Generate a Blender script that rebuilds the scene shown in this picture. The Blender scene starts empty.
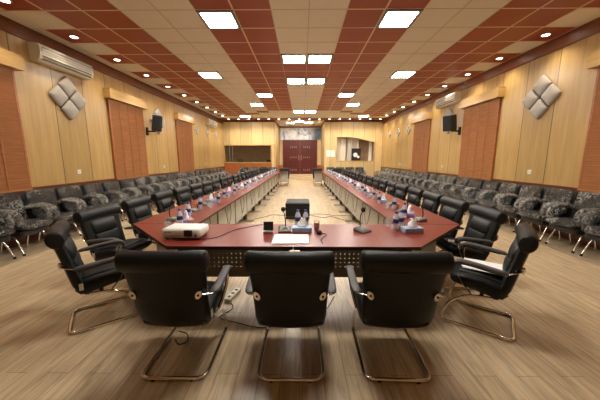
import bpy, math, random
from math import sin, cos, pi, radians
from mathutils import Vector, Matrix

random.seed(7)
C = bpy.context.scene.collection
SC = bpy.context.scene

# ------------------------------------------------------------------ camera, world, exposure
cd = bpy.data.cameras.new('camera'); cam = bpy.data.objects.new('camera', cd); C.objects.link(cam)
cd.sensor_width = 36.0; cd.lens = 265.0 / 600.0 * 36.0; cd.clip_end = 100; cd.clip_start = 0.05
cam.location = (0, 0, 1.5)
cam.rotation_euler = (radians(90 - 9.0), 0, radians(0.54))
SC.camera = cam
w = bpy.data.worlds.new('world'); SC.world = w; w.use_nodes = True
w.node_tree.nodes['Background'].inputs[0].default_value = (1.0, 0.9, 0.75, 1)
w.node_tree.nodes['Background'].inputs[1].default_value = 0.02
SC.view_settings.view_transform = 'Standard'
try: SC.view_settings.look = 'None'
except Exception: pass
SC.view_settings.exposure = 2.2
SC.view_settings.gamma = 1.0
SC.view_settings.use_curve_mapping = False
PANEL_STRENGTH = 13.0
SPOT_POWER = 13.0
DOWN_EMIT = 6.0

# ------------------------------------------------------------------ materials
def nodes_of(m): return m.node_tree.nodes, m.node_tree.links
def mat(name, col, rough=0.5, metal=0.0, spec=0.5, bump=0.0, bscale=60, var=0.0, vscale=8, coat=0.0,
        emit=None, estr=0.0, trans=0.0, ior=1.45, alpha=1.0, stretch=None):
    m = bpy.data.materials.new(name); m.use_nodes = True
    N, L = nodes_of(m); b = N['Principled BSDF']
    b.inputs['Base Color'].default_value = (*col, 1)
    b.inputs['Roughness'].default_value = rough; b.inputs['Metallic'].default_value = metal
    b.inputs['Specular IOR Level'].default_value = spec
    b.inputs['Coat Weight'].default_value = coat; b.inputs['Coat Roughness'].default_value = 0.12
    b.inputs['Transmission Weight'].default_value = trans; b.inputs['IOR'].default_value = ior
    b.inputs['Alpha'].default_value = alpha
    if emit:
        b.inputs['Emission Color'].default_value = (*emit, 1); b.inputs['Emission Strength'].default_value = estr
    tc = N.new('ShaderNodeTexCoord'); src = tc.outputs['Object']
    if stretch:
        mp = N.new('ShaderNodeMapping'); mp.inputs['Scale'].default_value = stretch
        L.new(src, mp.inputs[0]); src = mp.outputs[0]
    if var > 0 or True:
        n = N.new('ShaderNodeTexNoise'); n.inputs['Scale'].default_value = vscale; n.inputs['Detail'].default_value = 4
        L.new(src, n.inputs['Vector'])
        r = N.new('ShaderNodeMix'); r.data_type = 'RGBA'
        v = max(var, 0.03)
        r.inputs[6].default_value = (*[c * (1 - v) for c in col], 1)
        r.inputs[7].default_value = (*[min(1, c * (1 + v)) for c in col], 1)
        L.new(n.outputs['Fac'], r.inputs[0]); L.new(r.outputs[2], b.inputs['Base Color'])
    if bump > 0:
        n2 = N.new('ShaderNodeTexNoise'); n2.inputs['Scale'].default_value = bscale; n2.inputs['Detail'].default_value = 3
        L.new(tc.outputs['Object'], n2.inputs['Vector'])
        bp = N.new('ShaderNodeBump'); bp.inputs['Strength'].default_value = bump; bp.inputs['Distance'].default_value = 0.01
        L.new(n2.outputs['Fac'], bp.inputs['Height']); L.new(bp.outputs[0], b.inputs['Normal'])
    return m

def math_node(N, L, op, a, b=None):
    n = N.new('ShaderNodeMath'); n.operation = op
    for i, v in enumerate((a, b)):
        if v is None: continue
        if isinstance(v, (int, float)): n.inputs[i].default_value = v
        else: L.new(v, n.inputs[i])
    return n.outputs[0]

def wood_panel(name, c1, c2, grain, axis, off, period, rough=0.35, jw=0.010, jdark=0.35, plankvar=0.10, bump=0.04):
    """wood veneer boards: grain stretched by `grain`, dark joints each `period` along axis"""
    m = bpy.data.materials.new(name); m.use_nodes = True
    N, L = nodes_of(m); b = N['Principled BSDF']
    tc = N.new('ShaderNodeTexCoord')
    mp = N.new('ShaderNodeMapping'); mp.inputs['Scale'].default_value = grain
    L.new(tc.outputs['Object'], mp.inputs[0])
    n = N.new('ShaderNodeTexNoise'); n.inputs['Scale'].default_value = 1.0; n.inputs['Detail'].default_value = 6; n.inputs['Roughness'].default_value = 0.6
    L.new(mp.outputs[0], n.inputs['Vector'])
    cr = N.new('ShaderNodeValToRGB'); cr.color_ramp.elements[0].position = 0.35; cr.color_ramp.elements[1].position = 0.65
    cr.color_ramp.elements[0].color = (*c1, 1); cr.color_ramp.elements[1].color = (*c2, 1)
    L.new(n.outputs['Fac'], cr.inputs[0]); col = cr.outputs[0]
    if axis is not None:
        sx = N.new('ShaderNodeSeparateXYZ'); L.new(tc.outputs['Object'], sx.inputs[0])
        t = math_node(N, L, 'DIVIDE', math_node(N, L, 'SUBTRACT', sx.outputs[axis], off), period)
        fl = math_node(N, L, 'FLOOR', t)
        wn = N.new('ShaderNodeTexWhiteNoise'); wn.noise_dimensions = '1D'; L.new(fl, wn.inputs['W'])
        hv = N.new('ShaderNodeHueSaturation'); L.new(col, hv.inputs['Color'])
        val = math_node(N, L, 'ADD', math_node(N, L, 'MULTIPLY', wn.outputs['Value'], 2 * plankvar), 1 - plankvar)
        L.new(val, hv.inputs['Value'])
        fr = math_node(N, L, 'SUBTRACT', t, fl)
        d = math_node(N, L, 'MINIMUM', fr, math_node(N, L, 'SUBTRACT', 1.0, fr))
        j = math_node(N, L, 'LESS_THAN', d, jw / period)
        mx = N.new('ShaderNodeMix'); mx.data_type = 'RGBA'
        L.new(j, mx.inputs[0]); L.new(hv.outputs[0], mx.inputs[6])
        mx.inputs[7].default_value = (*[c * jdark for c in c1], 1)
        col = mx.outputs[2]
    L.new(col, b.inputs['Base Color'])
    b.inputs['Roughness'].default_value = rough
    bp = N.new('ShaderNodeBump'); bp.inputs['Strength'].default_value = bump; bp.inputs['Distance'].default_value = 0.01
    L.new(n.outputs['Fac'], bp.inputs['Height']); L.new(bp.outputs[0], b.inputs['Normal'])
    return m

def floor_mat():
    m = bpy.data.materials.new('laminate_floor'); m.use_nodes = True
    N, L = nodes_of(m); b = N['Principled BSDF']
    tc = N.new('ShaderNodeTexCoord')
    mp = N.new('ShaderNodeMapping'); mp.inputs['Rotation'].default_value = (0, 0, radians(90)); L.new(tc.outputs['Object'], mp.inputs[0])
    br = N.new('ShaderNodeTexBrick'); br.offset = 0.37; br.inputs['Scale'].default_value = 1.0
    br.inputs['Brick Width'].default_value = 1.2; br.inputs['Row Height'].default_value = 0.15
    br.inputs['Mortar Size'].default_value = 0.0018; br.inputs['Mortar Smooth'].default_value = 0.2; br.inputs['Bias'].default_value = 0.0
    br.inputs['Color1'].default_value = (0.51, 0.395, 0.25, 1); br.inputs['Color2'].default_value = (0.62, 0.495, 0.33, 1)
    br.inputs['Mortar'].default_value = (0.20, 0.12, 0.06, 1)
    L.new(mp.outputs[0], br.inputs['Vector'])
    g = N.new('ShaderNodeMapping'); g.inputs['Scale'].default_value = (26, 2.2, 1); L.new(tc.outputs['Object'], g.inputs[0])
    n = N.new('ShaderNodeTexNoise'); n.inputs['Scale'].default_value = 1.0; n.inputs['Detail'].default_value = 8; n.inputs['Roughness'].default_value = 0.65; n.inputs['Distortion'].default_value = 0.6
    L.new(g.outputs[0], n.inputs['Vector'])
    cr = N.new('ShaderNodeValToRGB'); e = cr.color_ramp.elements
    e[0].position = 0.34; e[0].color = (0.50, 0.44, 0.38, 1); e[1].position = 0.60; e[1].color = (1.08, 1.05, 1.0, 1)
    L.new(n.outputs['Fac'], cr.inputs[0])
    mx = N.new('ShaderNodeMix'); mx.data_type = 'RGBA'; mx.blend_type = 'MULTIPLY'; mx.inputs[0].default_value = 0.75
    L.new(br.outputs['Color'], mx.inputs[6]); L.new(cr.outputs[0], mx.inputs[7])
    # knots
    k = N.new('ShaderNodeTexVoronoi'); k.inputs['Scale'].default_value = 1.0
    km = N.new('ShaderNodeMapping'); km.inputs['Scale'].default_value = (3.0, 1.5, 1); L.new(tc.outputs['Object'], km.inputs[0]); L.new(km.outputs[0], k.inputs['Vector'])
    kr = N.new('ShaderNodeValToRGB'); ke = kr.color_ramp.elements
    ke[0].position = 0.03; ke[0].color = (0.55, 0.45, 0.36, 1); ke[1].position = 0.12; ke[1].color = (1, 1, 1, 1)
    L.new(k.outputs['Distance'], kr.inputs[0])
    m2 = N.new('ShaderNodeMix'); m2.data_type = 'RGBA'; m2.blend_type = 'MULTIPLY'; m2.inputs[0].default_value = 0.8
    L.new(mx.outputs[2], m2.inputs[6]); L.new(kr.outputs[0], m2.inputs[7])
    L.new(m2.outputs[2], b.inputs['Base Color'])
    b.inputs['Roughness'].default_value = 0.34
    b.inputs['Specular IOR Level'].default_value = 0.7
    return m

M = {}
M['floor'] = floor_mat()
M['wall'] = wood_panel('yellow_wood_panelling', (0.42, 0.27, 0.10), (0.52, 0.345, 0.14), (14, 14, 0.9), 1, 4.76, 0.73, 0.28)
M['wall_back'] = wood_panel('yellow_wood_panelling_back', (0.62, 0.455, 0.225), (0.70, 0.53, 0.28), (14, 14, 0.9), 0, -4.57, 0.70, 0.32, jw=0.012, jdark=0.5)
M['wainscot'] = wood_panel('orange_wood', (0.33, 0.10, 0.028), (0.42, 0.14, 0.045), (3, 3, 14), None, 0, 1, 0.35)
M['wainscot_dark'] = wood_panel('dark_reddish_wainscot', (0.12, 0.035, 0.014), (0.17, 0.05, 0.02), (3, 3, 14), None, 0, 1, 0.4)
M['blind'] = wood_panel('orange_blind_wood', (0.37, 0.150, 0.055), (0.46, 0.20, 0.080), (2, 2, 30), None, 0, 1, 0.4)
M['pelmet'] = wood_panel('pelmet_wood', (0.50, 0.31, 0.11), (0.58, 0.38, 0.15), (2, 2, 20), None, 0, 1, 0.25)
M['trim'] = wood_panel('brown_trim', (0.17, 0.048, 0.018), (0.21, 0.065, 0.026), (3, 3, 20), None, 0, 1, 0.4)
M['tile_red'] = mat('red_brown_ceiling_tile', (0.30, 0.057, 0.024), 0.42, var=0.12, vscale=3)
M['tile_white'] = mat('cream_ceiling_tile', (0.74, 0.69, 0.60), 0.8, var=0.04, vscale=4)
M['grid'] = mat('cream_grid', (0.74, 0.58, 0.42), 0.5)
M['grid_dull'] = mat('dull_grid', (0.50, 0.43, 0.33), 0.6)
M['lamp_frame'] = mat('grey_lamp_frame', (0.22, 0.23, 0.25), 0.4, metal=0.4)
M['lamp_on'] = mat('lit_diffuser', (0.9, 0.9, 0.9), 0.5, emit=(1.0, 0.95, 0.86), estr=PANEL_STRENGTH)
M['down_on'] = mat('lit_downlight', (0.9, 0.9, 0.9), 0.5, emit=(1.0, 0.88, 0.66), estr=DOWN_EMIT)
M['down_ring'] = mat('brass_ring', (0.55, 0.40, 0.20), 0.3, metal=0.8)
M['leather'] = mat('black_leather', (0.008, 0.0085, 0.0085), 0.42, spec=0.32, bump=0.12, bscale=140)
M['leather_soft'] = mat('black_leather_cushion', (0.011, 0.012, 0.012), 0.46, spec=0.32, bump=0.15, bscale=60)
M['armpad'] = mat('dark_grey_armrest', (0.075, 0.070, 0.072), 0.5)
M['chrome'] = mat('chrome', (0.78, 0.74, 0.68), 0.12, metal=1.0)
M['rubber'] = mat('black_rubber', (0.01, 0.01, 0.01), 0.7)
M['hole'] = mat('dark_bolt', (0.03, 0.025, 0.02), 0.5)
M['tag'] = mat('white_tag', (0.8, 0.8, 0.78), 0.6)
M['cherry'] = wood_panel('cherry_table_top', (0.17, 0.021, 0.013), (0.215, 0.030, 0.020), (18, 1.5, 1), None, 0, 1, 0.30, bump=0.0)
M['cherry_edge'] = mat('dark_cherry_edge', (0.05, 0.010, 0.008), 0.4)
M['modesty'] = mat('grey_beige_panel', (0.43, 0.41, 0.35), 0.45, var=0.06)
M['modesty_dark'] = mat('dark_table_frame', (0.055, 0.042, 0.032), 0.5)
M['foot'] = mat('grey_metal_foot', (0.42, 0.41, 0.38), 0.35, metal=0.6)
M['plastic_white'] = mat('white_plastic', (0.80, 0.80, 0.77), 0.35)
M['plastic_ivory'] = mat('ivory_plastic', (0.72, 0.68, 0.56), 0.35)
M['plastic_black'] = mat('black_plastic', (0.015, 0.015, 0.017), 0.4)
M['plastic_grey'] = mat('grey_green_plastic', (0.11, 0.12, 0.10), 0.45)
M['button'] = mat('pale_buttons', (0.55, 0.56, 0.50), 0.4)
M['paper'] = mat('white_paper', (0.88, 0.87, 0.86), 0.7)
M['tissue'] = mat('white_tissue', (0.88, 0.88, 0.90), 0.8, bump=0.3, bscale=30)
M['blue'] = mat('blue_plastic', (0.03, 0.06, 0.32), 0.4)
M['navy'] = mat('navy_label', (0.02, 0.035, 0.14), 0.5)
M['lightblue'] = mat('light_blue_card', (0.33, 0.46, 0.72), 0.5, var=0.5, vscale=25)
M['violet'] = mat('violet_card', (0.30, 0.22, 0.50), 0.5, var=0.5, vscale=25)
M['orange'] = mat('orange_juice', (0.75, 0.28, 0.09), 0.35)
M['pink'] = mat('pink_drink', (0.75, 0.36, 0.26), 0.35)
M['water'] = mat('clear_bottle', (0.80, 0.84, 0.90), 0.08, alpha=.62)
M['glass'] = mat('clear_glass', (0.80, 0.80, 0.78), 0.05, alpha=.28)
M['film'] = None
M['cushion'] = mat('pale_grey_fabric_panel', (0.42, 0.395, 0.37), 0.75, bump=0.08, bscale=50)
M['door_red'] = wood_panel('dark_red_door', (0.085, 0.012, 0.010), (0.12, 0.018, 0.014), (10, 10, 2), None, 0, 1, 0.3)
M['step'] = mat('cream_step', (0.62, 0.50, 0.33), 0.5)
M['curtain'] = mat('white_curtain', (0.78, 0.74, 0.66), 0.8)
M['curtain_brown'] = mat('beige_curtain', (0.52, 0.36, 0.22), 0.8, var=0.3, vscale=6)
M['brass'] = mat('brass', (0.75, 0.66, 0.50), 0.3, metal=0.9)
M['cable'] = mat('black_cable', (0.02, 0.018, 0.015), 0.5)
M['cable_grey'] = mat('grey_cable', (0.20, 0.16, 0.11), 0.6)
M['darkglass'] = mat('tinted_glass', (0.12, 0.08, 0.04), 0.03, alpha=.18)

def film_mat(nm='black_upholstery_clear_film_painted_glints', hi=(.30, .30, .295), lo=(.014, .015, .017), wid=.085):
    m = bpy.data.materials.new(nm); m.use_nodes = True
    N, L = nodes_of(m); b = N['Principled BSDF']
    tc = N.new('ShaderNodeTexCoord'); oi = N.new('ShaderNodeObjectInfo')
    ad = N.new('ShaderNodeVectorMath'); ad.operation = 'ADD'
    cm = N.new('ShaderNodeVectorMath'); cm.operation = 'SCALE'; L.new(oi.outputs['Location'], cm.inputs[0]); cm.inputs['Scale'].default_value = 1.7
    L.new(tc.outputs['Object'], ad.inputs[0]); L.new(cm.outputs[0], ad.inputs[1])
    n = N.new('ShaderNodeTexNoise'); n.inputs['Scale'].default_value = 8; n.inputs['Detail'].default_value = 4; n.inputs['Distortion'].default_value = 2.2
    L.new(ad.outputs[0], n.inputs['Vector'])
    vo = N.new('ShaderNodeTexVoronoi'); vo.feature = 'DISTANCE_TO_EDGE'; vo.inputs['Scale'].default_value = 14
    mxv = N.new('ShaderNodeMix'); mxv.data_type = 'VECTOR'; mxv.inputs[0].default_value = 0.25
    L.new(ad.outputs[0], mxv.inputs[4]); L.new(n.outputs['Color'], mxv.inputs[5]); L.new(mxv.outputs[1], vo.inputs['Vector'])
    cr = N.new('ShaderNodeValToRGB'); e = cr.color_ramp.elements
    e[0].position = 0.0; e[0].color = (*hi, 1); e[1].position = wid; e[1].color = (*lo, 1)  # pale streaks: film wrinkles with their highlights painted into the base colour
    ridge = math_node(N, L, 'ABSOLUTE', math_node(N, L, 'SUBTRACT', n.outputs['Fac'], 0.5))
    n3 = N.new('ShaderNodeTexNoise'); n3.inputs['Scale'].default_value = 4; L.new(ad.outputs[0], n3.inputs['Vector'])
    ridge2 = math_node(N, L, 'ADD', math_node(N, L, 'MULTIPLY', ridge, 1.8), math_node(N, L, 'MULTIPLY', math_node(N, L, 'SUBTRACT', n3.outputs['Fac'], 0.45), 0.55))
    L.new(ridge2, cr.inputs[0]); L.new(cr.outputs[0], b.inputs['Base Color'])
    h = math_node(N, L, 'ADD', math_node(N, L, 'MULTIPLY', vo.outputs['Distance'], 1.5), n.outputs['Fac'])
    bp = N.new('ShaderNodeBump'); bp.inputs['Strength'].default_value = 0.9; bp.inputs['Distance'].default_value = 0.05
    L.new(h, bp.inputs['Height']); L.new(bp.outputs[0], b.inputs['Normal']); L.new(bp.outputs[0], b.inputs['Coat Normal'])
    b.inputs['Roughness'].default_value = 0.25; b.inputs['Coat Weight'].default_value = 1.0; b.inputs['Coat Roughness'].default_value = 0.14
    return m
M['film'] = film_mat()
M['film_arm'] = film_mat('bunched_clear_film_painted_glints', (.36, .36, .345), (.06, .06, .058), .26)  # arms: milky bunched film with broader painted highlights

def perforated():
    m = bpy.data.materials.new('perforated_dark_panel'); m.use_nodes = True
    N, L = nodes_of(m); b = N['Principled BSDF']; out = N['Material Output']
    b.inputs['Base Color'].default_value = (0.15, 0.115, 0.08, 1); b.inputs['Roughness'].default_value = 0.45
    tc = N.new('ShaderNodeTexCoord'); sx = N.new('ShaderNodeSeparateXYZ'); L.new(tc.outputs['Object'], sx.inputs[0])
    P = 0.047
    def cell(o):
        t = math_node(N, L, 'DIVIDE', o, P); f = math_node(N, L, 'FRACT', t)
        return math_node(N, L, 'POWER', math_node(N, L, 'SUBTRACT', f, 0.5), 2.0)
    d = math_node(N, L, 'SQRT', math_node(N, L, 'ADD', cell(math_node(N, L, 'ADD', sx.outputs[0], 20 * P)), cell(sx.outputs[2])))
    inside = math_node(N, L, 'LESS_THAN', d, 0.15)
    # keep a plain border: holes only for |x| < hx and z between
    zt = math_node(N, L, 'GREATER_THAN', sx.outputs[2], P * 2); zb = math_node(N, L, 'LESS_THAN', sx.outputs[2], P * 6)
    xl = math_node(N, L, 'LESS_THAN', math_node(N, L, 'ABSOLUTE', sx.outputs[0]), P * 9)
    k = math_node(N, L, 'MULTIPLY', math_node(N, L, 'MULTIPLY', inside, zt), math_node(N, L, 'MULTIPLY', zb, xl))
    L.new(math_node(N, L, 'SUBTRACT', 1.0, k), b.inputs['Alpha'])
    return m
M['perf'] = perforated()

def banner_mat():
    m = bpy.data.materials.new('printed_banner'); m.use_nodes = True
    N, L = nodes_of(m); b = N['Principled BSDF']
    tc = N.new('ShaderNodeTexCoord')
    n = N.new('ShaderNodeTexNoise'); n.inputs['Scale'].default_value = 1.6; n.inputs['Detail'].default_value = 5; n.inputs['Distortion'].default_value = 1.5
    L.new(tc.outputs['Object'], n.inputs['Vector'])
    cr = N.new('ShaderNodeValToRGB'); e = cr.color_ramp.elements
    e[0].position = 0.34; e[0].color = (0.18, 0.27, 0.40, 1); e[1].position = 0.56; e[1].color = (0.85, 0.88, 0.92, 1)
    x = cr.color_ramp.elements.new(0.45); x.color = (0.45, 0.56, 0.72, 1)
    L.new(n.outputs['Fac'], cr.inputs[0])
    sx = N.new('ShaderNodeSeparateXYZ'); L.new(tc.outputs['Object'], sx.inputs[0])
    gr = N.new('ShaderNodeMapRange'); gr.inputs[1].default_value = 0.55; gr.inputs[2].default_value = 1.1; L.new(sx.outputs[0], gr.inputs[0])
    mm = N.new('ShaderNodeMix'); mm.data_type = 'RGBA'; L.new(gr.outputs[0], mm.inputs[0]); L.new(cr.outputs[0], mm.inputs[6])
    v_ = N.new('ShaderNodeMix'); v_.data_type = 'RGBA'; L.new(n.outputs['Fac'], v_.inputs[0]); v_.inputs[6].default_value = (0.03, 0.05, 0.09, 1); v_.inputs[7].default_value = (0.20, 0.26, 0.34, 1)
    L.new(v_.outputs[2], mm.inputs[7]); L.new(mm.outputs[2], b.inputs['Base Color']); b.inputs['Roughness'].default_value = 0.35
    return m
M['banner'] = banner_mat()

# ------------------------------------------------------------------ mesh helpers
class MB:
    def __init__(s): s.v = []; s.f = []; s.mi = []; s.mats = []
    def midx(s, m):
        if m not in s.mats: s.mats.append(m)
        return s.mats.index(m)
    def add(s, vs, fs, m=None):
        o = len(s.v); s.v += [tuple(v) for v in vs]
        i = s.midx(m) if m else 0
        for f in fs: s.f.append([a + o for a in f]); s.mi.append(i)
    def box(s, x0, x1, y0, y1, z0, z1, m=None, mtx=None):
        vs = [(x, y, z) for x in (x0, x1) for y in (y0, y1) for z in (z0, z1)]
        if mtx: vs = [mtx @ Vector(v) for v in vs]
        s.add(vs, [(0, 1, 3, 2), (4, 6, 7, 5), (0, 4, 5, 1), (2, 3, 7, 6), (0, 2, 6, 4), (1, 5, 7, 3)], m)
    def rbox(s, x0, x1, y0, y1, z0, z1, r, m=None, mtx=None, n=3):
        # box with rounded vertical outline and bevelled top/bottom
        def ring(z, d):
            pts = []
            for cx, cy, a0 in ((x1 - r, y1 - r, 0), (x0 + r, y1 - r, 90), (x0 + r, y0 + r, 180), (x1 - r, y0 + r, 270)):
                for k in range(n + 1):
                    a = radians(a0 + 90 * k / n); pts.append((cx + (r - d) * cos(a), cy + (r - d) * sin(a), z))
            return pts
        h = min(r, (z1 - z0) / 2) * 0.6
        rings = [ring(z0, h), ring(z0 + h * .3, h * .3), ring(z0 + h, 0), ring(z1 - h, 0), ring(z1 - h * .3, h * .3), ring(z1, h)]
        if mtx: rings = [[mtx @ Vector(p) for p in rg] for rg in rings]
        s.loft(rings, m)
    def loft(s, rings, m=None, cap=True):
        n = len(rings[0]); vs = [p for r in rings for p in r]; fs = []
        for i in range(len(rings) - 1):
            for j in range(n):
                fs.append((i * n + j, i * n + (j + 1) % n, (i + 1) * n + (j + 1) % n, (i + 1) * n + j))
        if cap: fs.append(tuple(reversed(range(n)))); fs.append(tuple(range((len(rings) - 1) * n, len(rings) * n)))
        s.add(vs, fs, m)
    def lathe(s, prof, m=None, seg=16, c=(0, 0, 0), mtx=None):
        rings = [[(c[0] + max(r, 1e-4) * cos(2 * pi * k / seg), c[1] + max(r, 1e-4) * sin(2 * pi * k / seg), c[2] + z) for k in range(seg)] for r, z in prof]
        if mtx: rings = [[mtx @ Vector(p) for p in rg] for rg in rings]
        s.loft(rings, m)
    def tube(s, pts, r, m=None, seg=8, closed=False, flat=None):
        pts = [Vector(p) for p in pts]; n = len(pts); rings = []
        up = Vector((0, 0, 1)) if flat is None else Vector(flat[2])
        prev = None
        for i, p in enumerate(pts):
            a = pts[(i - 1) % n] if (closed or i > 0) else p; b = pts[(i + 1) % n] if (closed or i < n - 1) else p
            t = (b - a).normalized()
            if prev is None:
                u = t.cross(up)
                if u.length < 1e-3: u = t.cross(Vector((1, 0, 0)))
                u.normalize()
            else:
                u = (prev - t * prev.dot(t)).normalized()
            prev = u; v = u.cross(t).normalized()
            ra, rb = (r, r) if flat is None else (flat[0], flat[1])
            rings.append([p + u * (ra * cos(2 * pi * k / seg)) + v * (rb * sin(2 * pi * k / seg)) for k in range(seg)])
        if closed: rings.append(rings[0]); s.loft(rings, m, cap=False)
        else: s.loft(rings, m)
    def build(s, name, m=None, parent=None, smooth=False, loc=None):
        me = bpy.data.meshes.new(name); me.from_pydata(s.v, [], s.f)
        if s.mats:
            for x in s.mats: me.materials.append(M[x])
            for p, i in zip(me.polygons, s.mi): p.material_index = i
        elif m: me.materials.append(M[m])
        if smooth:
            for p in me.polygons: p.use_smooth = True
            try: me.set_sharp_from_angle(angle=radians(50))
            except Exception: pass
        me.update()
        o = bpy.data.objects.new(name, me); C.objects.link(o)
        if parent: o.parent = parent
        if loc: o.location = loc
        return o

def smooth_path(pts, n=5):
    P = [Vector(p) for p in pts]; P = [2 * P[0] - P[1]] + P + [2 * P[-1] - P[-2]]; out = []
    for i in range(1, len(P) - 2):
        for k in range(n):
            t = k / n; p0, p1, p2, p3 = P[i - 1:i + 3]
            out.append(0.5 * ((2 * p1) + (p2 - p0) * t + (2 * p0 - 5 * p1 + 4 * p2 - p3) * t * t + (3 * p1 - p0 - 3 * p2 + p3) * t ** 3))
    out.append(P[-2]); return out
def filleted(pts, r=0.05, n=4):
    P = [Vector(p) for p in pts]; out = [P[0]]
    for i in range(1, len(P) - 1):
        a = (P[i - 1] - P[i]); b = (P[i + 1] - P[i]); d = min(r, a.length * .49, b.length * .49)
        A = P[i] + a.normalized() * d; B = P[i] + b.normalized() * d
        for k in range(n + 1):
            t = k / n; out.append((1 - t) ** 2 * A + 2 * t * (1 - t) * P[i] + t * t * B)
    out.append(P[-1]); return out
def se(a, p=0.5):
    c, s_ = cos(a), sin(a); return math.copysign(abs(c) ** p, c), math.copysign(abs(s_) ** p, s_)
def shell(path, curve=0.0, seg=20, p=0.55):
    """pad lofted along path of (y, z, thickness, halfwidth); curve bends the sides to the front"""
    rings = []
    for i, (y, z, t, hw) in enumerate(path):
        a = path[max(i - 1, 0)]; b = path[min(i + 1, len(path) - 1)]
        ty, tz = b[0] - a[0], b[1] - a[1]; l = math.hypot(ty, tz) or 1; ty /= l; tz /= l
        ny, nz = tz, -ty
        rg = []
        for k in range(seg):
            cx, sx_ = se(2 * pi * k / seg, p)
            x = hw * cx; off = t / 2 * sx_ + curve * (cx * cx)
            rg.append((x, y + ny * off, z + nz * off))
        rings.append(rg)
    return rings

def empty(name, loc=(0, 0, 0), rz=0.0):
    o = bpy.data.objects.new(name, None); C.objects.link(o); o.location = loc; o.rotation_euler = (0, 0, rz); o.empty_display_size = .1; return o
def tag(o, label, cat, group=None):
    o['label'] = label; o['category'] = cat
    if group: o['group'] = group
    return o
def thing(name, label, cat, loc=(0, 0, 0), rz=0.0, group=None): return tag(empty(name, loc, rz), label, cat, group)
def structure(o): o['kind'] = 'structure'; return o
CH = {}
def kids(o): return [c for c in bpy.data.objects if c.parent == o]
def copy_tree(o, loc=None, rz=None, label=None, group=None, parent=None):
    c = o.copy(); C.objects.link(c)
    if parent: c.parent = parent
    if loc is not None: c.location = loc
    if rz is not None: c.rotation_euler = (0, 0, rz)
    if label: c['label'] = label
    if group: c['group'] = group
    if o.name not in CH: CH[o.name] = kids(o)
    for k in CH[o.name]: copy_tree(k, parent=c)
    return c
class Proto:
    def __init__(s, maker): s.maker = maker; s.o = None; s.used = False
    def put(s, loc, rz, label, group=None):
        if s.o is None:
            s.o = s.maker(); s.o.location = loc; s.o.rotation_euler = (0, 0, rz); s.o['label'] = label
            if group: s.o['group'] = group
            return s.o
        return copy_tree(s.o, loc, rz, label, group)
ORD = ['first', 'second', 'third', 'fourth', 'fifth', 'sixth', 'seventh', 'eighth', 'ninth', 'tenth', 'eleventh', 'twelfth', 'thirteenth',
       'fourteenth', 'fifteenth', 'sixteenth', 'seventeenth', 'eighteenth', 'nineteenth', 'twentieth', 'twenty-first', 'twenty-second', 'twenty-third', 'twenty-fourth']

# ------------------------------------------------------------------ room
XW = 4.95; YB = 16.9; YR = 20.2; RX0 = -1.72; RX1 = 1.38; HC = 3.81; YN = -3.2
m_ = MB(); m_.box(-XW - .1, XW + .1, YN - .1, YR + .1, -.1, 0); structure(m_.build('floor', 'floor'))
for s, nm in ((-1, 'wall_left'), (1, 'wall_right')):
    a, b = sorted((s * XW, s * (XW + .12)))
    m_ = MB(); m_.box(a, b, YN, YB, .96, HC); wl = structure(m_.build(nm, 'wall'))
    m_ = MB(); a2, b2 = sorted((s * XW, s * (XW - .012)))
    m_.box(min(a, a2), max(b, b2), YN, YB, 0, .96); m_.build('wainscot', 'wainscot_dark', wl)
    a2, b2 = sorted((s * XW, s * (XW - .03)))
    m_ = MB(); m_.box(a2, b2, YN, YB, .95, .975); m_.build('chair_rail', 'trim', wl)
    m_ = MB(); a2, b2 = sorted((s * XW, s * (XW - .03))); m_.box(a2, b2, YN, YB - .0, 3.575, HC - .001)
    structure(m_.build('trim_1' if s < 0 else 'trim_2', 'trim'))
    m_ = MB(); a2, b2 = sorted((s * (XW - .012), s * (XW - .03))); m_.box(a2, b2, YN, YB, 0, .09)
    structure(m_.build('baseboard_left' if s < 0 else 'baseboard_right', 'trim'))
m_ = MB(); m_.box(-XW - .12, XW + .12, YN - .12, YN, 0, HC); structure(m_.build('wall_near', 'wall_back'))
# far wall with booth window on the left, curtained opening on the right, recess in the middle
WX0, WX1, WZ0, WZ1 = -4.94, -1.94, 1.23, 2.3
m_ = MB()
m_.box(-XW - .12, RX0, YB, YB + .12, WZ1, HC); m_.box(WX1, RX0, YB, YB + .12, 0, WZ1); m_.box(-XW - .12, WX0, YB, YB + .12, WZ0, WZ1)
# right wall with sloping-topped opening
OX0, OX1, OZ0 = 2.15, 4.47, 1.32
m_.box(RX1, OX0, YB, YB + .12, 0, HC); m_.box(OX1, XW + .12, YB, YB + .12, 0, HC); m_.box(OX0, OX1, YB, YB + .12, 0, OZ0)
top = [(OX0, 2.79), (2.9, 2.79), (3.4, 2.73), (3.9, 2.60), (OX1, 2.48)]
for (xa, za), (xb, zb) in zip(top, top[1:]):
    vs = [(xa, YB, za), (xb, YB, zb), (xb, YB, HC), (xa, YB, HC), (xa, YB + .12, za), (xb, YB + .12, zb), (xb, YB + .12, HC), (xa, YB + .12, HC)]
    m_.add(vs, [(0, 1, 2, 3), (7, 6, 5, 4), (0, 4, 5, 1), (3, 2, 6, 7), (0, 3, 7, 4), (1, 5, 6, 2)])
wb = structure(m_.build('wall_far', 'wall_back'))
m_ = MB(); m_.box(-XW, WX1, YB - .012, YB + .12, 0, WZ0 - .04); m_.build('wainscot', 'wainscot', wb)
m_ = MB(); m_.box(RX0 - .02, RX0, YB + .12, YR, 0, HC); m_.box(RX1, RX1 + .02, YB + .12, YR, 0, HC); structure(m_.build('wall_recess', 'wall'))
m_ = MB(); m_.box(RX0, RX1, YR, YR + .12, 0, HC); structure(m_.build('wall_recess_far', 'wall_back'))
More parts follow.
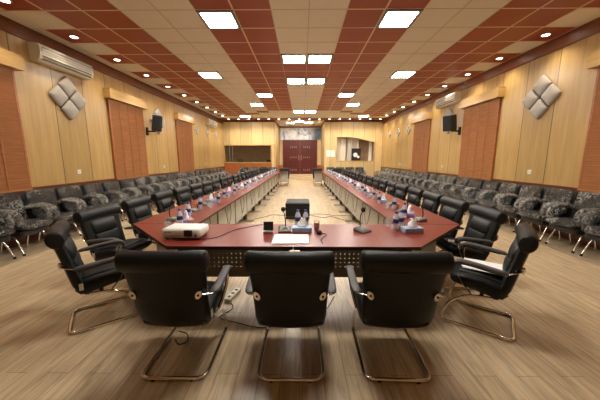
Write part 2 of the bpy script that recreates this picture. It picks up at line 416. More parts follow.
m_ = MB(); m_.box(-XW, RX0, YB - .03, YB, 3.70, HC); m_.box(RX1, XW, YB - .03, YB, 3.70, HC); m_.box(RX0, RX1, YR - .03, YR, 3.66, HC); m_.box(RX0, RX0 + .03, YB, YR, 3.68, HC); m_.box(RX1 - .03, RX1, YB, YR, 3.68, HC)
structure(m_.build('trim_3', 'trim'))
m_ = MB(); m_.box(RX0 + .02, -1.42, YR - .015, YR, 0, .98); m_.box(1.04, RX1 - .02, YR - .015, YR, 0, .98)
m_.box(RX0, RX0 + .012, YB + .12, YR, 0, .98); m_.box(RX1 - .012, RX1, YB + .12, YR, 0, .98)
structure(m_.build('trim_4', 'wainscot'))

# ceiling tiles
X0c, Y0c, T = 0.1, 4.584, 0.6
redcols = {-2, -3, 1, 2, -6, -7, 5, 6}
v, f, mi = [], [], []
def quad(x0, x1, y0, y1, idx):
    o = len(v); v.extend([(x0, y0, HC), (x0, y1, HC), (x1, y1, HC), (x1, y0, HC)]); f.append((o, o + 1, o + 2, o + 3)); mi.append(idx)
def is_red(c, r):
    yc = Y0c + (r + .5) * T
    if yc > 16.0: return False
    if c in (-2, -3, 1, 2): return yc < 13.3
    if c in (-6, -7, 5, 6): return yc < 15.4
    if c in (-8, 7): return r % 2 != 0
    if c in (-1, 0): return r in (4, 5)
    if c in (-4, 3): return r == 15
    if c in (-5, 4): return r == 16
    return False
rows = range(-14, 26)
for c in range(-9, 9):
    for r in rows:
        x0, x1 = X0c + c * T, X0c + (c + 1) * T; y0, y1 = Y0c + r * T, Y0c + (r + 1) * T
        if y1 < YN or y0 > YR: continue
        x0, x1 = max(x0, -XW), min(x1, XW); y0, y1 = max(y0, YN), min(y1, YR)
        if x1 - x0 < .01 or y1 - y0 < .01: continue
        quad(x0, x1, y0, y1, 0 if is_red(c, r) else 1)
me = bpy.data.meshes.new('ceiling'); me.from_pydata(v, [], f); me.materials.append(M['tile_red']); me.materials.append(M['tile_white'])
for p, i in zip(me.polygons, mi): p.material_index = i
ceil = bpy.data.objects.new('ceiling', me); C.objects.link(ceil); structure(ceil)
m_ = MB(); m_.box(-XW - .12, XW + .12, YN, YR + .1, HC + .02, HC + .1); m_.build('ceiling_slab', 'tile_white', ceil)
g = MB()
for c in range(-8, 9):
    x = X0c + c * T
    red = (c in (-7, -6, -2, 2, 6, -3 + 0, 1, 3)) or c in (-8, 7, 8)
    wd = .014 if c in (-2, 2, -6, 6, -7, 7) else .006
    g.box(x - wd, x + wd, YN, 15.95, HC - .004, HC - .0005, 'grid' if c in (-7, -6, -2, 2, 6, 7) or red else 'grid_dull')
for r in rows:
    y = Y0c + r * T
    if y < YN or y > 15.9: continue
    for c in range(-9, 9):
        x0, x1 = max(X0c + c * T, -XW), min(X0c + (c + 1) * T, XW)
        rd = is_red(c, r) or is_red(c, r - 1)
        wd = .013 if rd else .004
        g.box(x0, x1, y - wd, y + wd, HC - .004, HC - .0006, 'grid' if rd else 'grid_dull')
g.build('grid_frame', None, ceil)
m_ = MB(); m_.box(-XW, XW, 16.0, YB, HC - .02, HC - .001); m_.build('soffit_band', 'trim', ceil)

# floor steps before the far door, door with two leaves
m_ = MB(); m_.box(-1.5, 1.12, 19.35, YR, 0, .15); structure(m_.build('trim_5', 'step'))
m_ = MB(); m_.box(-1.5, 1.12, 19.7, YR, .15, .30); structure(m_.build('trim_6', 'step'))
DX0, DX1, DZ0, DZ1 = -1.38, 1.0, .30, 2.74
m_ = MB(); m_.box(DX0 - .09, DX0, YR - .06, YR, DZ0, DZ1 + .09); m_.box(DX1, DX1 + .09, YR - .06, YR, DZ0, DZ1 + .09); m_.box(DX0, DX1, YR - .06, YR, DZ1, DZ1 + .09)
dr = structure(m_.build('door_1', 'door_red'))
xm = (DX0 + DX1) / 2
for s, (a, b) in ((-1, (DX0, xm - .005)), (1, (xm + .005, DX1))):
    m_ = MB(); m_.box(a, b, YR - .045, YR - .005, DZ0, DZ1)
    for k, (za, zb) in enumerate(((.45, 1.1), (1.25, 1.85), (2.0, 2.6))):
        for (pa, pb) in ((a + .1, (a + b) / 2 - .04), ((a + b) / 2 + .04, b - .1)):
            m_.box(pa, pb, YR - .06, YR - .045, za, zb); m_.box(pa + .06, pb - .06, YR - .07, YR - .06, za + .06, zb - .06)
    lf = m_.build('door_leaf', 'door_red', dr)
    m_ = MB(); xh = xm + s * .09
    m_.tube([(xh, YR - .07, 1.35), (xh, YR - .11, 1.37), (xh, YR - .11, 1.68), (xh, YR - .07, 1.70)], .014); m_.build('door_handle', 'brass', lf)
    m_ = MB()
    for zc in (.62, 1.55, 2.30):
        for xc in (xm + s * .28, xm + s * .42, xm + s * .56, xm + s * .70):
            m_.tube([(xc + .035 * cos(t), YR - .075, zc + .05 * sin(t)) for t in [k * pi / 4 for k in range(8)]], .008, closed=True, seg=5)
    m_.build('door_ornament', 'brass', lf)

# banner over the door
t = thing('banner', 'wide blue and white printed banner hung above the dark red double door', 'banner', (-.14, YR - .05, 3.26))
m_ = MB()
for i in range(24):
    xa, xb = -1.5 + 3.0 * i / 24, -1.5 + 3.0 * (i + 1) / 24
    ya, yb = .012 * sin(i * .9), .012 * sin((i + 1) * .9)
    m_.add([(xa, ya, -.42), (xb, yb, -.42), (xb, yb, .42), (xa, ya, .42), (xa, ya + .006, -.42), (xb, yb + .006, -.42), (xb, yb + .006, .42), (xa, ya + .006, .42)],
           [(0, 1, 2, 3), (7, 6, 5, 4), (0, 4, 5, 1), (3, 2, 6, 7)])
m_.build('printed_sheet', 'banner', t)
m_ = MB(); m_.box(-1.5, 1.5, -.01, .02, .41, .44); m_.build('hanging_rail', 'plastic_white', t)


# booth window (left)
m_ = MB()
fr = .05
m_.box(WX0, WX1, YB - .03, YB + .05, WZ0 - .05, WZ0); m_.box(WX0, WX1, YB - .03, YB + .05, WZ1 - .03, WZ1 + .02); m_.box(WX0, WX0 + fr, YB - .03, YB + .05, WZ0, WZ1); m_.box(WX1 - fr, WX1, YB - .03, YB + .05, WZ0, WZ1)
w1 = structure(m_.build('window_1', 'pelmet'))
m_ = MB(); m_.box(-4.60, -4.57, YB, YB + .04, WZ0, WZ1); m_.box(-4.42, -4.39, YB, YB + .04, WZ0, WZ1); m_.build('mullion', 'foot', w1)
m_ = MB(); m_.box(WX0, WX1, YB + .02, YB + .028, WZ0, WZ1); m_.build('pane', 'darkglass', w1)
m_ = MB(); m_.box(-XW, RX0 - .05, YB + 1.8, YB + 1.9, 0, 2.9); m_.box(-XW, RX0 - .05, YB + .12, YB + 1.8, 2.8, 2.9); m_.box(-XW - .1, -XW, YB + .12, YB + 1.9, 0, 2.9); structure(m_.build('wall_booth', 'curtain_brown'))
t = thing('desk', 'dim desk inside the dark booth behind the left window', 'desk', (-3.4, YB + .9, 0))
m_ = MB(); m_.box(-1.3, 1.3, -.3, .3, 1.18, 1.22); m_.build('desk_top', 'plastic_grey', t); m_ = MB(); m_.box(-1.25, -1.2, -.28, .28, 0, 1.18); m_.build('leg', 'plastic_grey', t); m_ = MB(); m_.box(1.2, 1.25, -.28, .28, 0, 1.18); m_.build('leg', 'plastic_grey', t)
for i, (x, h) in enumerate(((-4.1, .22), (-2.2, .16))):
    m_ = MB(); m_.rbox(-.17, .17, -.12, .12, 0, h, .03)
    tag(m_.build('monitor' if i == 0 else 'mixer', 'plastic_grey' if i == 0 else 'plastic_black', loc=(x, YB + .85, 1.22)), ('pale rounded machine on the booth desk at its left end' if i == 0 else 'black mixer box on the booth desk at its right end'), 'machine')

# curtained opening (right)
m_ = MB(); m_.box(OX0 - .02, OX1 + .02, YB + .9, YB + .98, OZ0 - .3, 3.0); m_.box(OX0 - .1, OX0 - .02, YB + .12, YB + .98, OZ0 - .3, 3.0); m_.box(OX1 + .02, OX1 + .1, YB + .12, YB + .98, OZ0 - .3, 3.0)
m_.box(OX0 - .1, OX1 + .1, YB + .12, YB + .98, OZ0 - .36, OZ0 - .28); m_.box(OX0 - .1, OX1 + .1, YB + .12, YB + .98, 3.0, 3.06)
structure(m_.build('wall_niche', 'curtain_brown'))
m_ = MB(); m_.tube([(OX0, YB - .01, OZ0), (OX1, YB - .01, OZ0), (OX1, YB - .01, 2.48), (3.9, YB - .01, 2.60), (3.4, YB - .01, 2.73), (2.9, YB - .01, 2.79), (OX0, YB - .01, 2.79)], .02, closed=True); structure(m_.build('window_2', 'pelmet'))
def curtain(x0, x1, y, z0, z1, folds, amp):
    n = folds * 6; a = [(x0 + (x1 - x0) * i / n, y + amp * sin(2 * pi * i / 6)) for i in range(n + 1)]
    b = MB(); vs = []
    for (x, yy) in a: vs += [(x, yy, z0), (x, yy, z1), (x, yy + .004, z0), (x, yy + .004, z1)]
    fs = []
    for i in range(n): o = 4 * i; fs += [(o, o + 4, o + 5, o + 1), (o + 2, o + 3, o + 7, o + 6), (o + 1, o + 5, o + 7, o + 3), (o, o + 2, o + 6, o + 4)]
    b.add(vs, fs); return b
tag(curtain(2.17, 2.75, YB + .30, OZ0 - .25, 2.98, 7, .03).build('curtain', 'curtain', smooth=True), 'white pleated curtain at the left side of the sloping-topped opening', 'curtain')
tag(curtain(2.85, 3.62, YB + .5, OZ0 - .25, 2.98, 8, .025).build('curtain', 'curtain', smooth=True), 'white curtain behind the small dark screen in the far opening', 'curtain')
tag(curtain(4.22, 4.42, YB + .35, OZ0 - .25, 2.98, 3, .025).build('curtain', 'curtain', smooth=True), 'narrow white curtain at the right edge of the far opening', 'curtain')
t = thing('screen', 'small dark screen with a pale picture standing in the far opening', 'screen', (3.40, YB + .2, OZ0))
m_ = MB(); m_.rbox(-.30, .30, -.03, .03, .02, .78, .02); m_.build('case', 'plastic_black', t)
m_ = MB(); m_.lathe([(0, 0), (.13, 0), (.14, .004), (0, .005)], mtx=Matrix.Translation((-.05, -.031, .38)) @ Matrix.Rotation(pi / 2, 4, 'X')); m_.lathe([(0, 0), (.08, 0), (.08, .004), (0, .005)], mtx=Matrix.Translation((.13, -.033, .25)) @ Matrix.Rotation(pi / 2, 4, 'X'))
m_.build('picture', 'tissue', t); m_ = MB(); m_.box(-.15, .15, -.08, .08, -.3, .03); m_.build('stand', 'plastic_black', t)
# notices on far wall
for i in range(2):
    m_ = MB(); m_.box(-.13, .13, -.004, 0, -.2, .2); tag(m_.build('notice', 'paper', loc=(1.62 + .28 * i, YB - .002, 1.78)), ('left' if i == 0 else 'right') + ' one of two white notice sheets on the far wall beside the opening', 'notice')

# ------------------------------------------------------------------ ceiling lamps
def make_lamp():
    t = thing('ceiling_light', '', 'ceiling light')
    m_ = MB(); a, b = .295, .245
    for (x0, x1, y0, y1) in ((-a, -b, -a, a), (b, a, -a, a), (-b, b, -a, -b), (-b, b, b, a)): m_.box(x0, x1, y0, y1, -.016, 0)
    m_.build('frame', 'lamp_frame', t)
    m_ = MB(); m_.box(-b, b, -b, b, -.012, -.004); m_.build('diffuser', 'lamp_on', t)
    return t
LP = Proto(make_lamp)
lamps = [(-3, 0, 'square ceiling light in the left red stripe nearest the camera'), (2, 0, 'square ceiling light in the right red stripe nearest the camera'),
         (-1, 3, 'left lamp of the nearer pair in the middle stripe'), (0, 3, 'right lamp of the nearer pair in the middle stripe'),
         (-1, 6, 'left lamp of the second pair in the middle stripe'), (0, 6, 'right lamp of the second pair in the middle stripe'),
         (-5, 5, 'square ceiling light in the left cream stripe beside the outer red stripe'), (4, 5, 'square ceiling light in the right cream stripe beside the outer red stripe'),
         (-3, 9, 'smaller far ceiling light in the left inner red stripe'), (2, 9, 'smaller far ceiling light in the right inner red stripe'),
         (-4, 12, 'far ceiling light in the left cream stripe'), (3, 12, 'far ceiling light in the right cream stripe'),
         (-1, 15, 'left lamp of the farthest middle pair before the recess'), (0, 15, 'right lamp of the farthest middle pair before the recess'),
         (-6, 17.4, 'farthest left ceiling light above the booth window'), (5, 17.4, 'farthest right ceiling light above the curtained opening'),
         (-1, 21, 'middle ceiling light inside the door recess'), (-2, 22, 'left ceiling light inside the door recess'), (0, 22, 'right ceiling light inside the door recess')]
lamps += [(-1, -4, 'left lamp of the unseen middle pair added overhead near the camera'), (0, -4, 'right lamp of the unseen middle pair added overhead near the camera')]  # unseen pair continuing the lamp pattern, added to light the near floor
for c, r, lab in lamps: LP.put((X0c + (c + .5) * T, Y0c + (r + .5) * T, HC - .005), 0, lab, 'square ceiling lights')
def make_down():
    t = thing('downlight', '', 'downlight')
    m_ = MB(); m_.lathe([(.055, .0), (.085, .0), (.085, -.006), (.075, -.014), (.06, -.012), (.055, 0)], seg=20); m_.build('rim', 'down_ring', t, smooth=True)
    m_ = MB(); m_.lathe([(0, -.002), (.06, -.002), (.058, -.010), (0, -.012)], seg=20); m_.build('bulb', 'down_on', t)
    l = bpy.data.lights.new('bulb_light', 'SPOT'); l.energy = SPOT_POWER; l.color = (1.0, .86, .64); l.spot_size = radians(125); l.spot_blend = .9; l.shadow_soft_size = .06
    lo = bpy.data.objects.new('bulb_light', l); C.objects.link(lo); lo.parent = t; lo.location = (0, 0, -.03)
    return t
DP = Proto(make_down)
n = 0
for s, c, nm in ((-1, -8, 'left'), (1, 7, 'right')):
    for k, r in enumerate(range(-5, 20, 2)):
        DP.put((X0c + (c + .5) * T, Y0c + (r + .5) * T, HC - .004 - (.018 if r > 18 else 0)), 0, f'{ORD[k]} round downlight from the near end along the {nm} edge of the ceiling', f'downlights along the {nm} ceiling edge')
for k, c in enumerate(range(-7, 7)):
    DP.put((X0c + (c + .5) * T, 16.284, HC - .022), 0, f'{ORD[k]} round downlight from the left in the row before the far wall', 'downlights before the far wall')

# ------------------------------------------------------------------ blinds with pelmets
def make_blind():
    t = thing('window_blind', '', 'blind')
    # local: wall plane at y=0, room towards -y ; width along x
    hw = .735; zb, zt = .93, 2.98
    m_ = MB(); n = 48
    for i in range(n):
        z = zb + .02 + (zt - zb) * i / n; h = (zt - zb) / n
        R_ = Matrix.Translation((0, -.045, z + h / 2)) @ Matrix.Rotation(radians(14), 4, 'X'); m_.box(-hw + .03, hw - .03, -.002, .002, -h * .54, h * .54, mtx=R_)
    m_.build('slats', 'blind', t)
    for x in (-.35, .0, .35):
        q = MB(); q.box(x - .012, x + .012, -.058, -.056, zb, zt); q.build('tape', 'wainscot', t)
    for s in (-1, 1):
        q = MB(); q.box(min(s * hw, s * (hw - .04)), max(s * hw, s * (hw - .04)), -.05, -.002, zb, zt); q.build('side_board', 'wainscot', t)
    q = MB(); q.box(-hw, hw, -.06, -.002, zb, zb + .03); q.build('bottom_rail', 'blind', t)
    q = MB(); q.box(-hw - .08, hw + .08, -.17, -.002, zt, zt + .02); q.box(-hw - .08, hw + .08, -.17, -.15, zt, zt + .24); q.box(-hw - .08, -hw - .06, -.15, -.002, zt, zt + .24); q.box(hw + .06, hw + .08, -.15, -.002, zt, zt + .24); q.box(-hw - .08, hw + .08, -.17, -.002, zt + .22, zt + .24)
    q.build('pelmet', 'pelmet', t)
    return t
BP = Proto(make_blind)
for s, rz, nm in ((-1, radians(90), 'left'), (1, radians(-90), 'right')):
    for yc, w_ in ((4.0, 'nearest the camera'), (7.68, 'beyond the near diamond'), (11.33, 'farthest along the wall')):
        BP.put((s * (XW - .001), yc, 0), rz, f'tall orange slatted wooden blind on the {nm} wall, {w_}'[:200], 'orange wooden blinds')

# ------------------------------------------------------------------ diamond wall panels
def make_diamond():
    t = thing('acoustic_panel', '', 'wall panel')
    a = .31; g_ = .012
    for cx, cz in ((-1, -1), (1, -1), (1, 1), (-1, 1)):
        m_ = MB(); rings = []
        c0 = Vector((cx * (a / 2 + g_), 0, cz * (a / 2 + g_)))
        for (d, y) in ((.0, -.004), (0, -.035), (.012, -.055), (.04, -.068), (.09, -.078), (.14, -.082)):
            hs = a / 2 - d; rg = []
            for k in range(16):
                x_, z_ = se(2 * pi * (k + .5) / 16, .22); rg.append(Vector((c0.x + hs * x_, y, c0.z + hs * z_)))
            rings.append(rg)
        R_ = Matrix.Rotation(radians(45), 4, 'Y'); rings = [[R_ @ p for p in rg] for rg in rings]
        m_.loft(rings); m_.build('cushion', 'cushion', t, smooth=True)
    m_ = MB(); R_ = Matrix.Rotation(radians(45), 4, 'Y'); m_.box(-.30, .30, -.012, -.001, -.30, .30, mtx=R_); m_.build('backing', 'hole', t)
    return t
AP = Proto(make_diamond)
for s, rz, nm in ((-1, radians(90), 'left'), (1, radians(-90), 'right')):
    for y, z, l in ((5.80, 2.74, 'nearest the camera'), (9.30, 2.74, 'behind the loudspeaker'), (12.75, 2.80, 'first of the three far ones'), (14.1, 2.80, 'middle of the three far ones'), (15.5, 2.80, 'last before the corner')):
        dm = AP.put((s * (XW - .001), y, z), rz, f'pale diamond of four padded squares on the {nm} wall, {l}', 'diamond wall panels')
        if y > 12: dm.scale = (.5, .5, .5)

# ------------------------------------------------------------------ air conditioners
def make_ac():
    t = thing('air_conditioner', '', 'air conditioner')
    L_ = .62
    prof = [(0, 0), (-.14, 0), (-.185, .05), (-.205, .12), (-.205, .24), (-.18, .30), (0, .31)]
    m_ = MB(); m_.loft([[(x, y, z) for y, z in prof] for x in (-L_, L_)]); m_.build('body', 'plastic_ivory', t)
    m_ = MB(); m_.box(-L_ + .06, L_ - .06, -.190, -.16, .035, .055, mtx=None); m_.box(-L_ + .05, L_ - .05, -.2075, -.2, .085, .1); m_.build('air_slot', 'plastic_black', t)
    m_ = MB()
    for k in range(3): m_.box(-L_ + .04, L_ - .04, -.209, -.203, .13 + .045 * k, .163 + .045 * k)
    m_.build('intake_grille', 'foot', t)
    m_ = MB(); m_.box(-L_ + .03, L_ - .03, -.209, -.205, .268, .274); m_.box(-L_ + .03, -L_ + .036, -.209, -.205, .11, .27); m_.build('front_trim', 'plastic_white', t)
    return t
CP = Proto(make_ac)
CP.put((-XW + .001, 5.72, 3.25), radians(90), 'ivory air conditioner above the near diamond on the left wall', 'wall air conditioners')
CP.put((-XW + .001, 14.5, 3.16), radians(90), 'small far air conditioner high on the left wall near the corner', 'wall air conditioners')
CP.put((XW - .001, 9.35, 3.24), radians(-90), 'ivory air conditioner above the loudspeaker on the right wall', 'wall air conditioners')

# ------------------------------------------------------------------ loudspeakers
def make_speaker():
    t = thing('loudspeaker', '', 'loudspeaker')
    m_ = MB(); R_ = Matrix.Translation((0, -.34, 2.60)) @ Matrix.Rotation(radians(25), 4, 'Z') @ Matrix.Rotation(radians(8), 4, 'X'); m_.rbox(-.16, .16, -.13, .13, -.24, .24, .04, mtx=R_); m_.build('cabinet', 'plastic_black', t)
    m_ = MB(); m_.rbox(-.14, .14, -.142, -.125, -.22, .22, .012, mtx=R_); m_.build('grille', 'rubber', t)
    m_ = MB(); m_.tube([(0, -.02, 2.36), (0, -.26, 2.36), (0, -.33, 2.42)], .022); m_.build('bracket_arm', 'rubber', t)
    m_ = MB(); m_.box(-.05, .05, -.03, -.001, 2.24, 2.48); m_.build('wall_plate', 'rubber', t)
    return t
SP = Proto(make_speaker)
SP.put((-XW, 8.62, -.02), radians(90), 'black loudspeaker on a bracket on the left wall', 'wall loudspeakers')
SP.put((XW, 8.62, -.02), radians(-90), 'black loudspeaker on a bracket on the right wall', 'wall loudspeakers')

# sockets
def make_socket():
    t = thing('wall_socket', '', 'socket'); m_ = MB(); m_.rbox(-.045, .045, -.010, -.001, -.045, .045, .008); m_.build('plate', 'plastic_white', t)
    m_ = MB(); m_.box(-.012, -.006, -.0115, -.010, -.01, .01); m_.box(.006, .012, -.0115, -.010, -.01, .01); m_.build('slot', 'hole', t); return t
KP = Proto(make_socket)
for s, rz, nm in ((-1, radians(90), 'left'), (1, radians(-90), 'right')):
    for y, l in ((5.85, 'nearest the camera'), (9.5, 'between the middle and far blinds'), (13.6, 'beyond the last blind')): KP.put((s * XW, y, 1.2), rz, f'small white wall socket on the {nm} wall, {l}', 'wall sockets')

# ------------------------------------------------------------------ black cantilever chairs
def make_chair():
    t = thing('conference_chair', '', 'chair')
    # one-piece upholstered shell: seat tilts up to the front, back leans slightly and rolls over at the top
    m_ = MB(); m_.loft(shell([(.290, .430, .02, .20), (.286, .434, .06, .225), (.262, .440, .10, .242), (.17, .436, .13, .25), (.05, .418, .14, .25), (-.05, .395, .14, .245), (-.10, .385, .12, .236), (-.13, .39, .05, .21)], p=.5)); m_.build('seat', 'leather', t, smooth=True)
    m_ = MB(); m_.loft(shell([(-.045, .318, .02, .20), (-.06, .328, .06, .225), (-.095, .37, .085, .240), (-.122, .43, .088, .246), (-.145, .52, .085, .248), (-.165, .61, .08, .252), (-.188, .71, .08, .258), (-.208, .80, .08, .266), (-.222, .87, .078, .272), (-.228, .91, .05, .27)], curve=.02, p=.5))
    bk = m_.build('backrest', 'leather', t, smooth=True)
    m_ = MB(); rings = []
    for x, k in ((-.283, .35), (-.280, .7), (-.272, .93), (-.255, 1), (-.1, 1), (.1, 1), (.255, 1), (.272, .93), (.280, .7), (.283, .35)):
        rg = []
        for j in range(18):
            a = 2 * pi * j / 18; u = .060 * k * cos(a); v_ = .074 * k * sin(a); th = radians(12)
            rg.append((x, -.222 + u * cos(th) - v_ * sin(th) + .02 * (x / .28) ** 2, .852 + u * sin(th) + v_ * cos(th)))
        rings.append(rg)
    m_.loft(rings); m_.build('headroll', 'leather_soft', t, smooth=True)
    m_ = MB(); m_.loft(shell([(-.098, .50, .01, .13), (-.098, .51, .035, .16), (-.112, .60, .045, .165), (-.118, .635, .02, .16)], p=.6)); m_.build('lumbar_cushion', 'leather_soft', t, smooth=True)
    m_ = MB(); m_.loft(shell([(-.122, .645, .01, .14), (-.124, .655, .035, .165), (-.142, .72, .045, .17), (-.158, .775, .035, .165), (-.162, .79, .01, .15)], p=.6)); m_.build('back_cushion', 'leather_soft', t, smooth=True)
    m_ = MB(); m_.loft(shell([(.23, .500, .01, .155), (.22, .502, .025, .17), (.05, .488, .03, .175), (-.08, .462, .02, .165)], p=.5)); m_.build('seat_cushion', 'leather_soft', t, smooth=True)
    r = .0145; x = .225
    m_ = MB()
    half = [(-.04, .335), (.06, .325), (.17, .30), (.27, .225), (.325, .11), (.335, r), (-.21, r)]
    pl = [(x, y, z) for y, z in half] + [(-x, y, z) for y, z in reversed(half)]
    m_.tube(filleted(pl, .07, 5), r, seg=8); m_.build('sled_frame', 'chrome', t, smooth=True)
    m_ = MB(); m_.box(-x, x, .03, .06, .322, .395); m_.box(-x, x, -.05, -.03, .330, .375); m_.build('seat_bracket', 'rubber', t)
    for gx in (-.13, .13):
        m_ = MB(); m_.rbox(gx - .015, gx + .015, -.226, -.194, .0, .014, .01); m_.build('glide', 'rubber', t)
    for s in (-1, 1):
        m_ = MB(); rings = []
        pth = smooth_path([(s * .280, -.115, .592), (s * .288, -.05, .602), (s * .290, .10, .622), (s * .288, .21, .630), (s * .285, .252, .610), (s * .282, .262, .572)], 3)
        for i, p in enumerate(pth):
            a = pth[max(i - 1, 0)]; b = pth[min(i + 1, len(pth) - 1)]; tt = (b - a).normalized(); nn = Vector((0, -tt.z, tt.y)); k = .6 if i in (0, len(pth) - 1) else 1
            rg = []
            for j in range(12):
                cx, sx_ = se(2 * pi * j / 12, .6); rg.append(p + Vector((1, 0, 0)) * (.030 * k * cx) + nn * (.016 * k * sx_))
            rings.append(rg)
        m_.loft(rings); am = m_.build('armrest', 'armpad', t, smooth=True)
        m_ = MB(); m_.tube(smooth_path([(s * .214, -.203, .624), (s * .250, -.186, .620), (s * .276, -.14, .602), (s * .285, -.06, .580), (s * .288, .10, .600), (s * .284, .215, .600), (s * .278, .232, .53), (s * .262, .19, .43), (s * .235, .12, .335)], 4), .01, seg=8, flat=(.0045, .013, (1, 0, 0)))
        m_.build('arm_bar', 'chrome', t, smooth=True)
        m_ = MB(); R_ = Matrix.Translation((s * .212, -.204, .622)) @ Matrix.Rotation(radians(90), 4, 'X') @ Matrix.Rotation(radians(s * -25), 4, 'Z')
        m_.lathe([(0, -.01), (.019, -.01), (.021, .004), (.019, .009), (0, .010)], mtx=R_ @ Matrix.Diagonal((1, 1.6, 1, 1)), seg=14); pb = m_.build('bolt_plate', 'chrome', t, smooth=True)
        m_ = MB(); m_.lathe([(0, .009), (.008, .009), (.008, .0125), (0, .013)], mtx=R_, seg=10); m_.build('bolt', 'hole', pb)
    m_ = MB(); m_.box(.2505, .2525, -.10, -.07, .39, .45); m_.build('care_tag', 'tag', t)
    return t
H = Proto(make_chair)
G = 'black chairs along the '
H.put((-.89, 1.80, 0), radians(1), 'black leather chair seen from behind, left one of the three at the near table', 'black chairs at the near table')
H.put((-.08, 1.795, 0), 0, 'black leather chair seen from behind, middle of the three at the near table', 'black chairs at the near table')
H.put((.66, 1.80, 0), radians(-2), 'black leather chair seen from behind, right one of the three at the near table', 'black chairs at the near table')
H.put((-1.955, 2.335, 0), radians(-53), 'black leather chair angled at the near left corner of the table, seen from the side', 'black chairs at the table corners')
H.put((1.70, 2.28, 0), radians(54), 'black leather chair with white paper on its seat at the near right corner', 'black chairs at the table corners')
ly = [3.05, 3.82] + [4.56 + .69 * i for i in range(15)]
ry = [3.10, 3.78] + [4.44 + .675 * i for i in range(15)]
for i, y in enumerate(ly): H.put((-2.22 + random.uniform(-.02, .02), y, 0), radians(-95 if i < 1 else -90 + random.uniform(-3, 3)), f'{ORD[i]} black leather chair from the near end along the left table row', 'black chairs along the left tables')
for i, y in enumerate(ry): H.put((1.99 + random.uniform(-.02, .02), y, 0), radians(90 + random.uniform(-3, 3)), f'{ORD[i]} black leather chair from the near end along the right table row', 'black chairs along the right tables')
for x, l in ((-1.02, 'left'), (.85, 'right')): H.put((x, 15.25, 0), radians(180), f'black leather chair behind the small {l} end table near the far door', 'black chairs at the far ends')
H.put((-2.15, 15.45, 0), radians(-150), 'black leather chair standing beyond the far end of the left tables', 'black chairs at the far ends')
H.put((1.95, 15.45, 0), radians(150), 'black leather chair standing beyond the far end of the right tables', 'black chairs at the far ends')

# ------------------------------------------------------------------ wrapped chairs along the walls
def crumple(rings, amt):
    return [[(p[0] + random.uniform(-amt, amt), p[1] + random.uniform(-amt, amt), p[2] + random.uniform(-amt, amt)) for p in rg] for rg in rings]
def make_wrapped():
    t = thing('wrapped_chair', '', 'chair')
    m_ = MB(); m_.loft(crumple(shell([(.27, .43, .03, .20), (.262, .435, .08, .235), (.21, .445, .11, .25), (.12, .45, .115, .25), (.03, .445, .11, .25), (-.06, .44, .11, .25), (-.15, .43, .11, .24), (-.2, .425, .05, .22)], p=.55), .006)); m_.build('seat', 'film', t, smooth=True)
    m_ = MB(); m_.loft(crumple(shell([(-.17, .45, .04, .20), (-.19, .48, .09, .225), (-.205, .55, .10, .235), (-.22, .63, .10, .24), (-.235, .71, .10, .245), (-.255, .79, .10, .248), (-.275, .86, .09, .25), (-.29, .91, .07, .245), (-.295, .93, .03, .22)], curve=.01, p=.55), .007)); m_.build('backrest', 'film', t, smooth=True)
    for s in (-1, 1):
        pth = smooth_path([(s * .238, -.17, .67), (s * .240, -.05, .695), (s * .240, .08, .69), (s * .240, .17, .645), (s * .238, .20, .56), (s * .234, .17, .48)], 3)
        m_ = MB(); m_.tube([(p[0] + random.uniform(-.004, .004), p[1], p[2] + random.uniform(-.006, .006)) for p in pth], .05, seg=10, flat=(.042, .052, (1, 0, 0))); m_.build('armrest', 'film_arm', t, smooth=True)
    for s in (-1, 1):
        m_ = MB(); m_.tube(smooth_path([(s * .20, -.02, .33), (s * .215, .05, .29), (s * .225, .10, .20), (s * .23, .14, .10), (s * .235, .18, .01)], 4), .013); fl = m_.build('leg', 'chrome', t, smooth=True)
        m_ = MB(); m_.lathe([(.0, 0), (.018, 0), (.018, .03), (.014, .035), (0, .035)], c=(s * .235, .18, 0), seg=10); m_.build('foot_cap', 'rubber', fl)
        m_ = MB(); m_.tube(smooth_path([(s * .19, -.05, .39), (s * .195, -.13, .33), (s * .20, -.19, .15), (s * .20, -.22, .01)], 4), .013); m_.build('leg', 'chrome', t, smooth=True)
    m_ = MB(); m_.loft(shell([(-.235, .40, .03, .24), (-.262, .48, .06, .268), (-.285, .63, .06, .268), (-.312, .79, .06, .270), (-.335, .89, .05, .268), (-.34, .915, .02, .25)], p=.5)); m_.build('back_shell', 'plastic_black', t, smooth=True)
    m_ = MB(); m_.rbox(-.24, .24, -.20, .20, .29, .40, .05); m_.build('seat_base', 'plastic_black', t)
    m_ = MB(); m_.tube([(-.2, -.05, .37), (.2, -.05, .37)], .012); m_.tube([(-.2, .0, .33), (.2, .0, .33)], .01); m_.build('cross_bar', 'rubber', t)
    return t
Wp = Proto(make_wrapped)
for s, rz, nm in ((-1, radians(-90), 'left'), (1, radians(90), 'right')):
    for i in range(21):
        y = (3.52 + .603 * i) if s < 0 else (3.73 + .597 * i)
        Wp.put((s * (4.50), y, 0), rz + radians(random.uniform(-.5, .5)), f'{ORD[i]} plastic-wrapped dark chair from the near end along the {nm} wall', f'plastic-wrapped chairs along the {nm} wall')
for i, x in enumerate((-3.68, -3.07, -2.46, -1.85)): Wp.put((x, 16.45, 0), radians(180), f'{ORD[i]} plastic-wrapped dark chair from the left against the far wall under the booth window', 'plastic-wrapped chairs under the booth window')
for i, x in enumerate((1.75, 2.36, 2.97, 3.58)): Wp.put((x, 16.45, 0), radians(180), f'{ORD[i]} plastic-wrapped dark chair from the left against the far wall under the curtained opening', 'plastic-wrapped chairs under the opening')

